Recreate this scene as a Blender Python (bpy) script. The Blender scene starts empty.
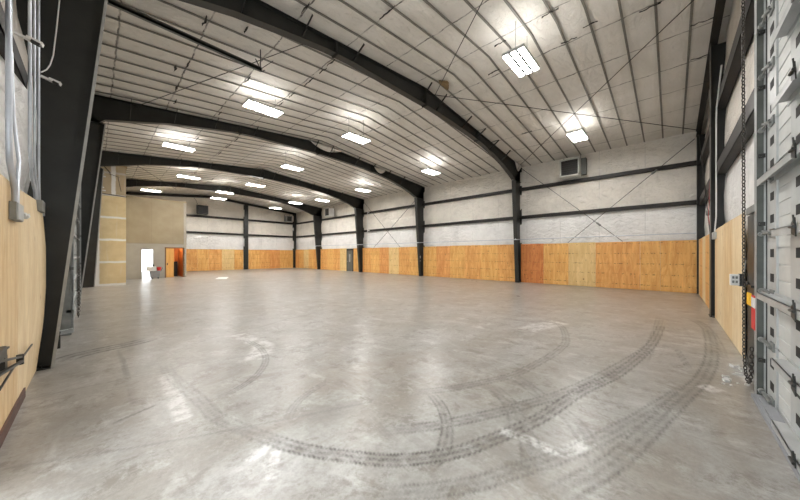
import bpy, math, random
import numpy as np
from mathutils import Vector, Matrix
random.seed(7)
C = bpy.context.scene.collection
PI = math.pi

# ------------------------------------------------------------------ helpers
class MB:
    def __init__(s): s.v = []; s.f = []; s.m = []; s.sm = []
    def add(s, vs, fs, mi=0, smooth=False):
        b = len(s.v); s.v += [tuple(v) for v in vs]
        for f in fs:
            s.f.append(tuple(b + i for i in f)); s.m.append(mi); s.sm.append(smooth)
        return s
    def box(s, x0, x1, y0, y1, z0, z1, mi=0):
        x0, x1 = min(x0, x1), max(x0, x1); y0, y1 = min(y0, y1), max(y0, y1); z0, z1 = min(z0, z1), max(z0, z1)
        return s.add([(x0,y0,z0),(x1,y0,z0),(x1,y1,z0),(x0,y1,z0),(x0,y0,z1),(x1,y0,z1),(x1,y1,z1),(x0,y1,z1)],
              [(0,3,2,1),(4,5,6,7),(0,1,5,4),(1,2,6,5),(2,3,7,6),(3,0,4,7)], mi)
    def obox(s, c, ax, ay, az, mi=0):          # centre and three half-axis vectors
        c = Vector(c); ax = Vector(ax); ay = Vector(ay); az = Vector(az); vs = []
        for k in (-1, 1):
            for (i, j) in ((-1,-1),(1,-1),(1,1),(-1,1)): vs.append(c + ax*i + ay*j + az*k)
        return s.add(vs, [(0,3,2,1),(4,5,6,7),(0,1,5,4),(1,2,6,5),(2,3,7,6),(3,0,4,7)], mi)
    def bar(s, a, b, w, t, up=(0,0,1), mi=0):
        a = Vector(a); b = Vector(b); d = (b - a); L = d.length; d.normalize()
        u = Vector(up); sd = d.cross(u)
        if sd.length < 1e-4: sd = d.cross(Vector((1,0,0)))
        sd.normalize(); u = sd.cross(d).normalized()
        return s.obox((a + b)/2, d*L/2, sd*w/2, u*t/2, mi)
    def tube(s, pts, r, n=8, mi=0, closed=False):
        pts = [Vector(p) for p in pts]; rings = []; N = len(pts)
        prev = None
        for i, p in enumerate(pts):
            if closed: d = pts[(i+1) % N] - pts[i-1]
            else: d = pts[min(i+1, N-1)] - pts[max(i-1, 0)]
            d.normalize()
            if prev is None:
                u = d.cross(Vector((0,0,1)))
                if u.length < 1e-3: u = d.cross(Vector((1,0,0)))
            else:
                u = prev - d*prev.dot(d)
            u.normalize(); prev = u; w = d.cross(u)
            rr = r[i] if isinstance(r, (list, tuple)) else r
            rings.append([p + (u*math.cos(2*PI*k/n) + w*math.sin(2*PI*k/n))*rr for k in range(n)])
        vs = [v for R in rings for v in R]; fs = []
        for i in range(N if closed else N-1):
            j = (i+1) % N
            for k in range(n): fs.append((i*n+k, i*n+(k+1)%n, j*n+(k+1)%n, j*n+k))
        s.add(vs, fs, mi, True)
        if not closed:
            s.add(rings[0], [tuple(range(n))[::-1]], mi); s.add(rings[-1], [tuple(range(n))], mi)
        return s
    def prism(s, poly, axis, a, b, mi=0):       # polygon in the other two axes, extruded along axis
        def P(p, q):
            if axis == 'x': return (q, p[0], p[1])
            if axis == 'y': return (p[0], q, p[1])
            return (p[0], p[1], q)
        n = len(poly); vs = [P(p, a) for p in poly] + [P(p, b) for p in poly]
        fs = [tuple(range(n))[::-1], tuple(range(n, 2*n))] + [(i, (i+1) % n, n+(i+1) % n, n+i) for i in range(n)]
        return s.add(vs, fs, mi)
    def build(s, name, mats, parent=None, bevel=0, loc=None):
        me = bpy.data.meshes.new(name)
        off = Vector(loc) if loc else Vector((0,0,0))
        me.from_pydata([tuple(Vector(v) - off) for v in s.v], [], s.f)
        if not isinstance(mats, (list, tuple)): mats = [mats]
        for m in mats: me.materials.append(m)
        me.polygons.foreach_set('material_index', s.m); me.polygons.foreach_set('use_smooth', s.sm)
        import bmesh
        bm = bmesh.new(); bm.from_mesh(me); bmesh.ops.recalc_face_normals(bm, faces=bm.faces); bm.to_mesh(me); bm.free()
        o = bpy.data.objects.new(name, me); C.objects.link(o)
        if loc: o.location = off
        if parent is not None:
            o.parent = parent
            w = Vector((0,0,0)); q = parent
            while q is not None: w += Vector(q.location); q = q.parent
            o.location = off - w
        if bevel:
            b = o.modifiers.new('bevel', 'BEVEL'); b.width = bevel; b.segments = 2; b.limit_method = 'ANGLE'
        return o

def tag(o, label=None, cat=None, group=None, kind=None):
    if label: o['label'] = label
    if cat: o['category'] = cat
    if group: o['group'] = group
    if kind: o['kind'] = kind
    return o
def empty(name, loc, label=None, cat=None, group=None, kind=None):
    o = bpy.data.objects.new(name, None); C.objects.link(o); o.location = loc; o.empty_display_size = .2
    return tag(o, label, cat, group, kind)
def copy_tree(o, parent=None):
    c = o.copy(); C.objects.link(c); c.parent = parent
    for ch in [x for x in bpy.data.objects if x.parent == o]: copy_tree(ch, c)
    return c

# ------------------------------------------------------------------ materials
def mat(name, col=(.5,.5,.5), rough=.6, metal=0, spec=.5, emit=None, es=0):
    m = bpy.data.materials.new(name); m.use_nodes = True
    b = m.node_tree.nodes['Principled BSDF']
    b.inputs['Base Color'].default_value = (*col, 1); b.inputs['Roughness'].default_value = rough
    b.inputs['Metallic'].default_value = metal; b.inputs['Specular IOR Level'].default_value = spec
    if emit: b.inputs['Emission Color'].default_value = (*emit, 1); b.inputs['Emission Strength'].default_value = es
    return m
class NT:
    def __init__(s, m): s.t = m.node_tree; s.b = s.t.nodes['Principled BSDF']
    def n(s, ty, **k):
        x = s.t.nodes.new(ty)
        for a, v in k.items():
            if a.startswith('_'): setattr(x, a[1:], v)
        return x
    def l(s, a, b): s.t.links.new(a, b)
    def coord(s, scale=(1,1,1), out='Object'):
        c = s.n('ShaderNodeTexCoord'); mp = s.n('ShaderNodeMapping'); mp.inputs['Scale'].default_value = scale
        s.l(c.outputs[out], mp.inputs['Vector']); return mp.outputs['Vector']
    def noise(s, vec, scale, detail=4, rough=.55, dist=0):
        x = s.n('ShaderNodeTexNoise'); x.inputs['Scale'].default_value = scale; x.inputs['Detail'].default_value = detail
        x.inputs['Roughness'].default_value = rough; x.inputs['Distortion'].default_value = dist
        s.l(vec, x.inputs['Vector']); return x.outputs['Fac']
    def ramp(s, fac, stops):
        r = s.n('ShaderNodeValToRGB'); e = r.color_ramp.elements
        while len(e) < len(stops): e.new(.5)
        for q, (p, c) in zip(e, stops): q.position = p; q.color = (*c, 1) if len(c) == 3 else c
        s.l(fac, r.inputs['Fac']); return r.outputs['Color']
    def fr(s, fac, a, b, lo=0, hi=1):
        r = s.n('ShaderNodeMapRange'); r.inputs['From Min'].default_value = a; r.inputs['From Max'].default_value = b
        r.inputs['To Min'].default_value = lo; r.inputs['To Max'].default_value = hi
        s.l(fac, r.inputs['Value']); return r.outputs['Result']
    def math(s, op, a, b=None):
        x = s.n('ShaderNodeMath', _operation=op)
        for i, q in enumerate((a, b)):
            if q is None: continue
            if isinstance(q, (int, float)): x.inputs[i].default_value = q
            else: s.l(q, x.inputs[i])
        return x.outputs[0]
    def mix(s, fac, a, b, mode='MIX'):
        x = s.n('ShaderNodeMix', _data_type='RGBA', _blend_type=mode)
        for i, q in ((0, fac), (6, a), (7, b)):
            if isinstance(q, (int, float)): x.inputs[i].default_value = q
            elif isinstance(q, tuple): x.inputs[i].default_value = (*q, 1)
            else: s.l(q, x.inputs[i])
        return x.outputs[2]
    def bump(s, h, strength=.3, dist=.02):
        x = s.n('ShaderNodeBump'); x.inputs['Strength'].default_value = strength; x.inputs['Distance'].default_value = dist
        s.l(h, x.inputs['Height']); s.l(x.outputs['Normal'], s.b.inputs['Normal'])
    def col(s, c): s.l(c, s.b.inputs['Base Color'])

def noisy(name, c1, c2, rough=.6, scale=6, metal=0, vscale=(1,1,1), bump=0, spec=.5):
    m = mat(name, c1, rough, metal, spec); t = NT(m); v = t.coord(vscale); f = t.noise(v, scale, 5)
    t.col(t.ramp(f, [(.3, c1), (.7, c2)]))
    if bump: t.bump(f, bump, .01)
    return m

steel = noisy('dark_painted_steel', (.013,.0135,.012), (.024,.025,.022), .42, 2.5)
steel2 = noisy('dark_red_brown_primer_steel', (.012,.0105,.0095), (.026,.023,.02), .5, 3, spec=.35)
galv = noisy('galvanised_steel', (.36,.38,.38), (.52,.54,.54), .42, 5, .35)
galvd = noisy('dull_grey_steel', (.16,.17,.165), (.25,.26,.25), .5, 4, .3)
conduit_m = noisy('conduit_metal', (.5,.54,.6), (.66,.7,.76), .33, 4, .6)
pipe_m = noisy('painted_pipe', (.42,.42,.4), (.5,.5,.48), .5, 4)
white_m = noisy('white_paint', (.72,.72,.7), (.8,.8,.78), .5, 4)
black_m = mat('black_plastic', (.012,.012,.012), .5)
dark_gap = mat('dark_insulation_gap', (.03,.028,.024), .9)
brown_m = noisy('brown_torn_foam', (.16,.10,.045), (.26,.18,.09), .9, 20)
yellow_m = mat('yellow_plastic', (.85,.48,.02), .5)
red_m = mat('red_tape', (.62,.03,.03), .5)
bluish_panel = noisy('door_panel_white', (.46,.475,.465), (.60,.615,.60), .42, 2.2)
stile_m = noisy('door_stile_steel', (.40,.42,.42), (.52,.54,.54), .42, 3, .2)
rail_m = noisy('strut_steel', (.36,.375,.37), (.50,.51,.51), .42, 3, .2)
tan_door = noisy('varnished_door_leaf', (.72,.36,.09), (.85,.5,.16), .4, 3, vscale=(3,3,.3))
red_wood = noisy('red_brown_wood', (.42,.13,.035), (.62,.24,.07), .45, 3, vscale=(3,3,.4))
trim_wood = noisy('dark_door_casing', (.17,.09,.04), (.25,.14,.07), .5, 5)
off_wall = mat('office_interior_paint', (.8,.8,.78), .7)

G1 = 3.98
# insulation facing on the walls: white vinyl with wrinkles and vertical seams
def vinyl(name, base, seam_axis, seam_step, low, wr=.45):
    m = mat(name, base, .42, 0, .4); t = NT(m)
    v = t.coord((1,1,1)); sp = t.n('ShaderNodeSeparateXYZ'); t.l(v, sp.inputs[0])
    a = sp.outputs[seam_axis]
    fr = t.math('FRACT', t.math('DIVIDE', a, seam_step))
    line = t.fr(t.math('ABSOLUTE', t.math('SUBTRACT', fr, .5)), .0, .012, 1, 0)
    brk = t.fr(t.noise(v, 2.3, 3), .42, .58)
    line = t.math('MULTIPLY', line, t.math('MULTIPLY', brk, .55))
    n1 = t.noise(t.coord((1,1,1)), 1.1, 6, .6, .6)
    stain = t.ramp(n1, [(.3, tuple(c*.88 for c in base)), (.5, base), (.7, tuple(min(1, c*1.08) for c in base))])
    n3 = t.noise(t.coord((3,3,.8)), 5, 4, .6)
    smud = t.fr(n3, .58, .74, 0, .22)
    stain = t.mix(smud, stain, tuple(c*.5 for c in base))
    up = t.fr(sp.outputs[2], G1-.02, G1+.02, 0, 1)
    stain = t.mix(up, stain, (.93,.885,.82), 'MULTIPLY')
    t.col(t.mix(line, stain, tuple(c*.42 for c in base)))
    w = t.noise(t.coord((1,1,1.6)), 2.2, 7, .62, 1.6)
    t.bump(w, wr*1.6, .2)
    return m
ins_m = vinyl('white_wall_insulation_facing', (.86,.86,.85), 1, 1.83, .2)
ins_x = vinyl('white_end_wall_insulation_facing', (.88,.88,.87), 0, 1.83, .2)

def ceiling_mat():
    m = mat('ceiling_insulation_facing', (.62,.595,.56), .5, 0, .35); t = NT(m)
    v = t.coord((1,1,1)); sp = t.n('ShaderNodeSeparateXYZ'); t.l(v, sp.inputs[0])
    base = (.76,.73,.68)
    n1 = t.noise(v, .9, 6, .6, .4)
    c = t.ramp(n1, [(.3, (.68,.65,.595)), (.55, base), (.8, (.80,.775,.73))])
    wob = t.math('MULTIPLY', t.math('SUBTRACT', t.noise(v, 2.5, 3), .5), .12)
    x = t.math('ADD', sp.outputs[0], wob)
    fr = t.math('FRACT', t.math('DIVIDE', t.math('ADD', x, .36), 1.525))
    dist = t.math('ABSOLUTE', t.math('SUBTRACT', fr, .5))
    line = t.fr(dist, .0, .017, 1, 0)
    brk = t.fr(t.noise(t.coord((1.5,1.2,1)), 1.6, 4), .40, .58)
    line = t.math('MULTIPLY', line, t.math('ADD', t.math('MULTIPLY', brk, .65), .3))
    c = t.mix(line, c, (.11,.095,.075))
    slit = t.math('MULTIPLY', t.fr(dist, .0, .016, 1, 0), t.fr(t.noise(t.coord((.9,1.6,1)), 1.9, 3, .6), .56, .60))
    c = t.mix(slit, c, (.03,.027,.022))
    sp2 = t.fr(t.noise(t.coord((2.2,6,2)), 3.1, 3, .7), .70, .76, 0, .35)
    c = t.mix(sp2, c, (.36,.33,.29))
    t.col(c)
    h = t.math('SUBTRACT', t.noise(t.coord((1.2,3,1)), 2.4, 6, .6, 1.2), t.math('MULTIPLY', line, .6))
    t.bump(h, .6, .10)
    return m
ceil_m = ceiling_mat()
strap_m = noisy('grey_ceiling_strap', (.16,.152,.13), (.21,.2,.175), .5, 8)

def ply(name, light, dark, knot=(.22,.10,.03), kn=.5, streak=.6, seed=0.0, rows=.75):
    m = mat(name, light, .5, 0, .35); t = NT(m)
    def cv(s):
        c = t.n('ShaderNodeTexCoord'); mp = t.n('ShaderNodeMapping'); mp.inputs['Scale'].default_value = s
        mp.inputs['Location'].default_value = (seed*3.1, seed*1.7, seed*.7)
        t.l(c.outputs['Object'], mp.inputs['Vector']); return mp.outputs['Vector']
    g = t.noise(cv((2.6,2.6,.42)), 2.0, 7, .72, .9)
    c = t.ramp(g, [(.34, dark), (.47, tuple((a+b)/2 for a, b in zip(light, dark))), (.57, light), (.72, tuple(min(1, a*1.16) for a in light))])
    fine = t.noise(cv((22,22,1.1)), 2.2, 5, .65, .8)
    c = t.mix(t.fr(fine, .5, .75, 0, streak), c, tuple(a*.62 for a in light))
    vo = t.n('ShaderNodeTexVoronoi'); vo.inputs['Scale'].default_value = 2.1; t.l(cv((1.5,1.5,1.15)), vo.inputs['Vector'])
    kk = t.fr(vo.outputs['Distance'], .07, .15, kn, 0)
    gate = t.fr(t.noise(cv((1,1,1)), 1.0, 2), .43, .5)
    c = t.mix(t.math('MULTIPLY', kk, gate), c, knot)
    # faint rows of nail marks
    sp = t.n('ShaderNodeSeparateXYZ'); co = t.n('ShaderNodeTexCoord'); t.l(co.outputs['Object'], sp.inputs[0])
    fz = t.math('FRACT', t.math('DIVIDE', sp.outputs[2], .50))
    row = t.fr(t.math('ABSOLUTE', t.math('SUBTRACT', fz, .5)), .03, .07, 1, 0)
    dots = t.fr(t.noise(cv((9,9,9)), 1.6, 2), .54, .60)
    c = t.mix(t.math('MULTIPLY', t.math('MULTIPLY', row, dots), rows), c, knot)
    hz = t.fr(t.noise(cv((.5,.5,3.2)), 1.6, 4, .6), .55, .72, 0, .3)
    c = t.mix(hz, c, dark)
    t.col(c); t.bump(fine, .08, .004)
    return m
PL = {
 'gold': ply('golden_plywood', (.80,.475,.16), (.64,.30,.08), kn=.55, seed=1),
 'orange': ply('orange_plywood', (.76,.38,.13), (.60,.23,.06), kn=.5, seed=2),
 'red': ply('reddish_plywood', (.66,.26,.08), (.48,.145,.04), kn=.75, seed=3),
 'pale': ply('pale_knotty_plywood', (.78,.57,.27), (.66,.44,.18), kn=.85, seed=4),
 'amber': ply('amber_plywood', (.79,.43,.145), (.62,.27,.07), kn=.45, seed=5),
 'beige': ply('beige_plywood', (.78,.60,.35), (.64,.43,.20), knot=(.25,.12,.04), kn=.6, streak=.65, seed=6, rows=.0),
 'beige2': ply('light_beige_plywood', (.82,.67,.44), (.70,.52,.29), knot=(.28,.14,.05), kn=.5, streak=.6, seed=7, rows=.0),
}

def concrete():
    m = mat('worn_concrete', (.4,.38,.35), .4, 0, .5); t = NT(m); v = t.coord((1,1,1))
    big = t.noise(v, .45, 6, .65, .5); mid = t.noise(v, 1.3, 7, .65, .8); fine = t.noise(v, 9, 6, .7)
    c = t.ramp(mid, [(.28, (.20,.18,.15)), (.42, (.29,.27,.24)), (.56, (.37,.355,.33)), (.75, (.49,.485,.465))])
    c = t.mix(t.fr(big, .40, .66, 0, .5), c, (.43,.435,.425), 'MIX')
    brown = t.fr(t.noise(t.coord((.7,1.2,1)), .8, 5, .6, .7), .47, .62, 0, .5)
    c = t.mix(brown, c, (.27,.225,.175))
    c = t.mix(t.fr(fine, .3, .8, 0, .35), c, (.28,.265,.24))
    # dark flecks
    spk = t.fr(t.noise(v, 16, 3, .6), .70, .76, 0, .5)
    c = t.mix(spk, c, (.13,.12,.105))
    sand = t.noise(v, 20, 6, .8); c = t.mix(t.fr(sand, .35, .62, .45, 0), c, (.17,.16,.14))
    blot = t.fr(t.noise(v, 2.6, 9, .8, .3), .53, .60, 0, .62); c = t.mix(blot, c, (.17,.148,.12))
    chalk = t.fr(t.noise(t.coord((1.4,1,1)), 1.9, 9, .8, .3), .53, .66, 0, .6); c = t.mix(chalk, c, (.52,.52,.505))
    streak = t.fr(t.noise(t.coord((.5,2.6,1)), 1.1, 6, .7, 1.0), .50, .66, 0, .35)
    c = t.mix(streak, c, (.24,.21,.175))
    wear = t.fr(t.noise(t.coord((2.2,.6,1)), 1.3, 6, .7, .8), .55, .72, 0, .3)
    c = t.mix(wear, c, (.55,.545,.53))
    pale = t.n('ShaderNodeAttribute', _attribute_name='pale_scuff')
    c = t.mix(t.math('MULTIPLY', pale.outputs['Fac'], t.fr(t.noise(v, 5, 6, .7), .4, .58)), c, (.74,.74,.73))
    ty = t.n('ShaderNodeAttribute', _attribute_name='tyre_mark')
    br = t.fr(t.noise(t.coord((1,1,1)), 9, 7, .8), .38, .58, .2, 1)
    c = t.mix(t.math('MINIMUM', t.math('MULTIPLY', t.math('MULTIPLY', ty.outputs['Fac'], br), 1.3), .9), c, (.06,.054,.045))
    jt = t.n('ShaderNodeAttribute', _attribute_name='joint')
    c = t.mix(jt.outputs['Fac'], c, (.16,.15,.135))
    t.col(c)
    r = t.fr(t.noise(v, .7, 2, .5), .2, .8, .33, .27)
    r = t.math('ADD', r, t.math('MULTIPLY', ty.outputs['Fac'], .06))
    t.l(r, t.b.inputs['Roughness'])
    t.bump(t.math('ADD', t.math('MULTIPLY', fine, .35), mid), .22, .012)
    return m
conc = concrete()

# ------------------------------------------------------------------ dimensions (metres)
YN, YF = -.85, 35.6            # faces of the two end walls
XR, XL = 17.9, -.58            # inner faces of the plywood on the long walls
ZW, G1, G2 = 2.33, 3.98, 5.70  # wainscot top and the two girt lines
FR = [6.83, 14.45, 22.0, 29.6] # the four frames
RX, RZ = 8.6, 8.0
def zc(x, y=0): return 7.12 + .88*(1 - abs(x - RX)/9.4)

# ------------------------------------------------------------------ floor
ARCS = [
(0.24,.4,[(0.75, 5.82), (0.74, 5.06), (0.84, 3.99), (0.87, 3.47), (1.02, 2.92), (1.23, 2.36)]),
(0.24,1.0,[(1.02, 2.92), (1.23, 2.36), (1.47, 1.96), (1.71, 1.64), (2.07, 1.37), (2.47, 1.2), (3.16, 0.99), (4.1, 0.82), (5.19, 0.54), (7.24, 0.27), (9.49, 0.17)]),
(0.28,0.65,[(2.03, 0.7), (2.16, 0.62), (2.48, 0.49), (2.94, 0.33), (3.73, 0.14), (4.67, -0.07), (5.82, -0.33), (7.36, -0.51), (9.67, -0.58), (10.91, -0.36)]),
(0.24,0.6,[(1.19, 1.68), (1.54, 1.35), (1.92, 1.06), (2.22, 0.91), (2.57, 0.73), (2.91, 0.58), (3.52, 0.36), (4.24, 0.13), (5.3, -0.18)]),
(0.24,0.7,[(1.8, 2.09), (2.27, 1.73), (2.88, 1.4), (3.4, 1.17), (3.87, 0.98), (4.83, 0.72), (6.2, 0.43), (7.24, 0.27)]),
(0.22,0.6,[(2.56, 2.41), (2.98, 2.09), (3.4, 1.88), (3.97, 1.64), (4.56, 1.54), (5.5, 1.46), (6.41, 1.52), (7.75, 2.01), (7.62, 2.62)]),
(0.2,0.8,[(1.72, 1.39), (2.04, 1.43), (2.36, 1.59), (2.63, 1.84), (2.83, 2.16)]),
(0.3,0.45,[(3.55, 1.73), (3.23, 1.33), (2.9, 1.11), (2.67, 0.92), (2.25, 0.76)]),
(0.3,0.4,[(4.06, 1.74), (3.94, 1.49), (3.66, 1.14), (3.35, 0.74), (2.98, 0.51), (2.51, 0.28)]),
(0.16,0.8,[(1.96, 6.44), (2.06, 6.03), (2.06, 5.42), (1.89, 4.74), (1.54, 4.21), (1.16, 3.94), (0.87, 3.89)]),
(0.6,1.0,[(-0.39, 7.03), (-0.22, 7.24), (0.07, 7.37), (0.46, 7.46), (0.83, 7.64)]),
(0.10,0.5,[(0.29, 7.14), (0.31, 6.16), (0.32, 5.51), (0.32, 4.83), (0.31, 4.3)]),
(0.05,0.8,[(0.12, 4.06), (0.26, 4.13), (0.48, 4.22)]),
(0.25,0.5,[(5.73, 0.35), (6.73, 0.3), (8.09, 0.25), (10.36, 0.22)]),
(0.12,0.5,[(7.23, -0.06), (5.99, -0.2)]),
(0.1,0.5,[(2.4, 6.88), (3.89, 7.45), (5.56, 7.42)]),
(0.22,0.5,[(10.91, -0.36), (9.67, -0.58), (8.45, -0.64), (6.93, -0.61)]),
(0.15,0.5,[(1.33, 2.83), (1.55, 3.08), (1.82, 3.24), (2.18, 3.35)]),
]
PALE = [(.18,.4,[(0.68, 5.23), (0.66, 4.54), (0.63, 3.63)]), (.14,.8,[(2.68, 1.2), (2.72, 0.94), (2.74, 0.69), (3.1, 0.54)]),
(.14,.7,[(0.87, 2.5), (1.01, 2.6), (1.11, 2.65)]), (.10,.7,[(0.9, 2.19), (1.08, 2.49)]), (.2,.7,[(6.27, -0.75), (5.89, -0.8)]),
(.25,.6,[(5.39, -0.27), (5.28, -0.44)]), (.4,.6,[(2.03, 6.68), (2.15, 5.58), (1.77, 4.86)]), (.5,.5,[(6.63, 2.39), (8.02, 2.04)]),
(.5,.2,[(.3,2.6),(.9,2.3),(1.5,1.8)])]
JOINT = [(.03,.5,[(-.5,3.84),(.68,3.2),(2.2,2.5)]), (.035,.7,[(0.12, 4.06), (0.26, 4.13), (0.48, 4.22)]), (.04,.5,[(0.29, 7.14), (0.31, 6.16), (0.32, 5.51)]), (.02,.65,[(-0.56, 5.48), (0.05, 5.44), (0.74, 5.37), (1.43, 5.23), (2.6, 5.0)]), (.02,.3,[(3.8,-.8),(3.85,3),(3.9,8.9)])]
def dense(p, step=.08):
    p = [np.array(q, float) for q in p]; out = []
    q = [2*p[0]-p[1]] + p + [2*p[-1]-p[-2]]
    for i in range(1, len(q)-2):
        n = max(2, int(np.linalg.norm(q[i+1]-q[i])/step))
        for k in range(n):
            u = k/n
            out.append(.5*((2*q[i]) + (-q[i-1]+q[i+1])*u + (2*q[i-1]-5*q[i]+4*q[i+1]-q[i+2])*u*u + (-q[i-1]+3*q[i]-3*q[i+1]+q[i+2])*u**3))
    out.append(q[-2]); return np.array(out)
def make_floor():
    x0, x1, y0, y1, st = -.9, 12.0, -1.0, 8.0, .022
    nx = int(round((x1-x0)/st)); ny = int(round((y1-y0)/st))
    xs = np.linspace(x0, x1, nx+1); ys = np.linspace(y0, y1, ny+1)
    GX, GY = np.meshgrid(xs, ys); P = np.stack([GX.ravel(), GY.ravel()], 1)
    idx = np.arange((nx+1)*(ny+1)).reshape(ny+1, nx+1)
    q = np.stack([idx[:-1,:-1], idx[:-1,1:], idx[1:,1:], idx[1:,:-1]], -1).reshape(-1, 4)
    def field(lines, tread):
        out = np.zeros(len(P))
        for w, a, pts in lines:
            if tread: w *= .66
            D = dense(pts)
            lo = D.min(0)-w; hi = D.max(0)+w
            sel = np.where((P[:,0]>lo[0])&(P[:,0]<hi[0])&(P[:,1]>lo[1])&(P[:,1]<hi[1]))[0]
            if not len(sel): continue
            S = P[sel]; best = np.full(len(S), 9.); al = np.zeros(len(S)); acc = 0
            L = np.linalg.norm(np.diff(D, axis=0), axis=1); tot = L.sum()
            for i in range(len(D)-1):
                A = D[i]; d = D[i+1]-A; l2 = (d*d).sum()
                if l2 < 1e-9: continue
                u = ((S-A)@d)/l2; uc = np.clip(u, 0, 1)
                vec = S-(A+uc[:,None]*d); dist = np.sqrt((vec**2).sum(1)); sg = np.sign(d[0]*vec[:,1]-d[1]*vec[:,0])
                m = dist < np.abs(best); best[m] = (dist*sg)[m]; al[m] = acc+uc[m]*L[i]; acc += L[i]
            r = np.abs(best)/(w/2)
            if tread:
                body = np.clip((1.08-r)*5, 0, 1)
                edge = np.exp(-((r-.80)/.17)**2)+.75*np.exp(-(r/.2)**2)
                lug = .93+.07*np.sign(np.sin(al*2*PI/.11+r*3))
                val = a*body*(.22+.75*edge*lug)
            else:
                val = a*np.clip((1.1-r)*2.2, 0, 1)
            fade = np.clip(np.minimum(al, tot-al)/(min(.5, tot*.18) if tread else .02), 0, 1)
            out[sel] = np.maximum(out[sel], val*fade)
        return out
    ty = field(ARCS, True); pa = field(PALE, False); jt = field(JOINT, False)
    X0, X1, Y0, Y1 = -1.1, 18.3, -1.3, 37.5
    ex = [(X0,Y0),(X1,Y0),(X1,y0),(X0,y0),(X0,y1),(X1,y1),(X1,Y1),(X0,Y1),(x0,y0),(x0,y1),(x1,y0),(x1,y1)]
    n = len(P); Z = np.zeros((n+12, 3)); Z[:n,:2] = P; Z[n:,:2] = ex
    faces = [tuple(map(int, f)) for f in q] + [(n,n+1,n+2,n+3),(n+4,n+5,n+6,n+7),(n+3,n+8,n+9,n+4),(n+10,n+2,n+5,n+11)]
    me = bpy.data.meshes.new('floor'); me.from_pydata(Z.tolist(), [], faces)
    for nm, arr in (('tyre_mark', ty), ('pale_scuff', pa), ('joint', jt)):
        at = me.attributes.new(nm, 'FLOAT', 'POINT'); full = np.zeros(n+12, dtype=np.float32); full[:n] = arr
        at.data.foreach_set('value', full)
    me.materials.append(conc); o = bpy.data.objects.new('floor', me); C.objects.link(o)
    tag(o, kind='structure')
make_floor()

# ------------------------------------------------------------------ ceiling: sagging insulation between straps
STR = [-.37 + .655*k for k in range(56)]
def make_ceiling():
    X = np.arange(-.95, 18.35, .19); X[-1] = 18.2
    Y = np.arange(-1.25, 36.0, .1092)
    rng = np.random.RandomState(3)
    GX, GY = np.meshgrid(X, Y)
    Z = 7.12+.88*(1-np.abs(GX-RX)/9.4)
    sy = np.abs(np.sin(PI*(GY+.37)/.655)); sx = np.abs(np.sin(PI*(GX+.36+.76)/1.525))
    amp = rng.rand(60, 14)
    A = amp[np.clip(((GY+1.3)/.655).astype(int), 0, 59), np.clip(((GX+1)/1.525).astype(int), 0, 13)]
    Z = Z - .022*sy*(.35+.65*sx)*(.4+A) + .012
    ny, nx = Z.shape; V = np.stack([GX, GY, Z], -1).reshape(-1, 3)
    idx = np.arange(nx*ny).reshape(ny, nx)
    q = np.stack([idx[:-1,:-1], idx[1:,:-1], idx[1:,1:], idx[:-1,1:]], -1).reshape(-1, 4)
    me = bpy.data.meshes.new('ceiling'); me.from_pydata(V.tolist(), [], [tuple(map(int, f)) for f in q])
    me.materials.append(ceil_m); me.polygons.foreach_set('use_smooth', [True]*len(q))
    o = bpy.data.objects.new('ceiling', me); C.objects.link(o); tag(o, kind='structure'); return o
ceil_o = make_ceiling()
# straps under the insulation, eave to eave
bay_name = ['in the bay nearest the near end wall', 'between the first and second steel frames', 'between the second and third steel frames',
            'between the third and fourth steel frames', 'in the farthest bay by the far end wall']
for y in STR:
    b = sum(y > f for f in FR)
    if any(abs(y-f) < .16 for f in FR) or y > YF-.1 or y < YN: continue
    m = MB(); w = .027
    pts = [(-.78, zc(-.78)), (RX, zc(RX)), (18.05, zc(18.05))]
    for (a, za), (c, z2) in zip(pts[:-1], pts[1:]): m.bar((a, y, za-.03), (c, y, z2-.03), w*2, .018)
    o = m.build('ceiling_strap', strap_m)
    tag(o, 'thin dark strap across the ceiling insulation ' + bay_name[b], 'strap', 'ceiling straps ' + bay_name[b])
# torn slits and loose flaps in the ceiling facing
TEARS = [(1.82, 8.14,.3,0),(2.63, 7.82,.2,0),(3.46, 10.11,.3,0),(4.99, 7.62,.34,0),(5.04, 8.15,.3,0),(5.03, 9.02,.5,0),(5.01, 10.2,.35,0),(5.0,11.1,.3,0),
 (3.37, 6.22,.3,0),(4.89, 5.04,.4,0),(7.98, 2.26,.3,0),(9.14, 1.59,.25,0),(9.37, 2.15,.3,0),(9.27, 4.37,.3,0),(8.16, 3.66,.25,0),(9.5, 0.39,.3,0),
 (10.8, -0.6,.35,0),(12.4, -0.62,.3,0),(1.66, 10.84,.3,0),(1.89, 10.37,.3,0),(2.04, 13.3,.3,0),
 (3.52, 13.43,.3,0),(13.9, 6.5,.3,0),(13.94, 4.94,.35,0),(5.0,12.2,.4,0),(5.0,16.3,.5,0),(5.0,17.6,.6,0),(5.0,19.1,.5,0),(1.9,12.1,.4,0),(5.0,25.0,.5,0),(3.5,17.2,.5,0),(6.5,26.8,.5,0)]
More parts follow.
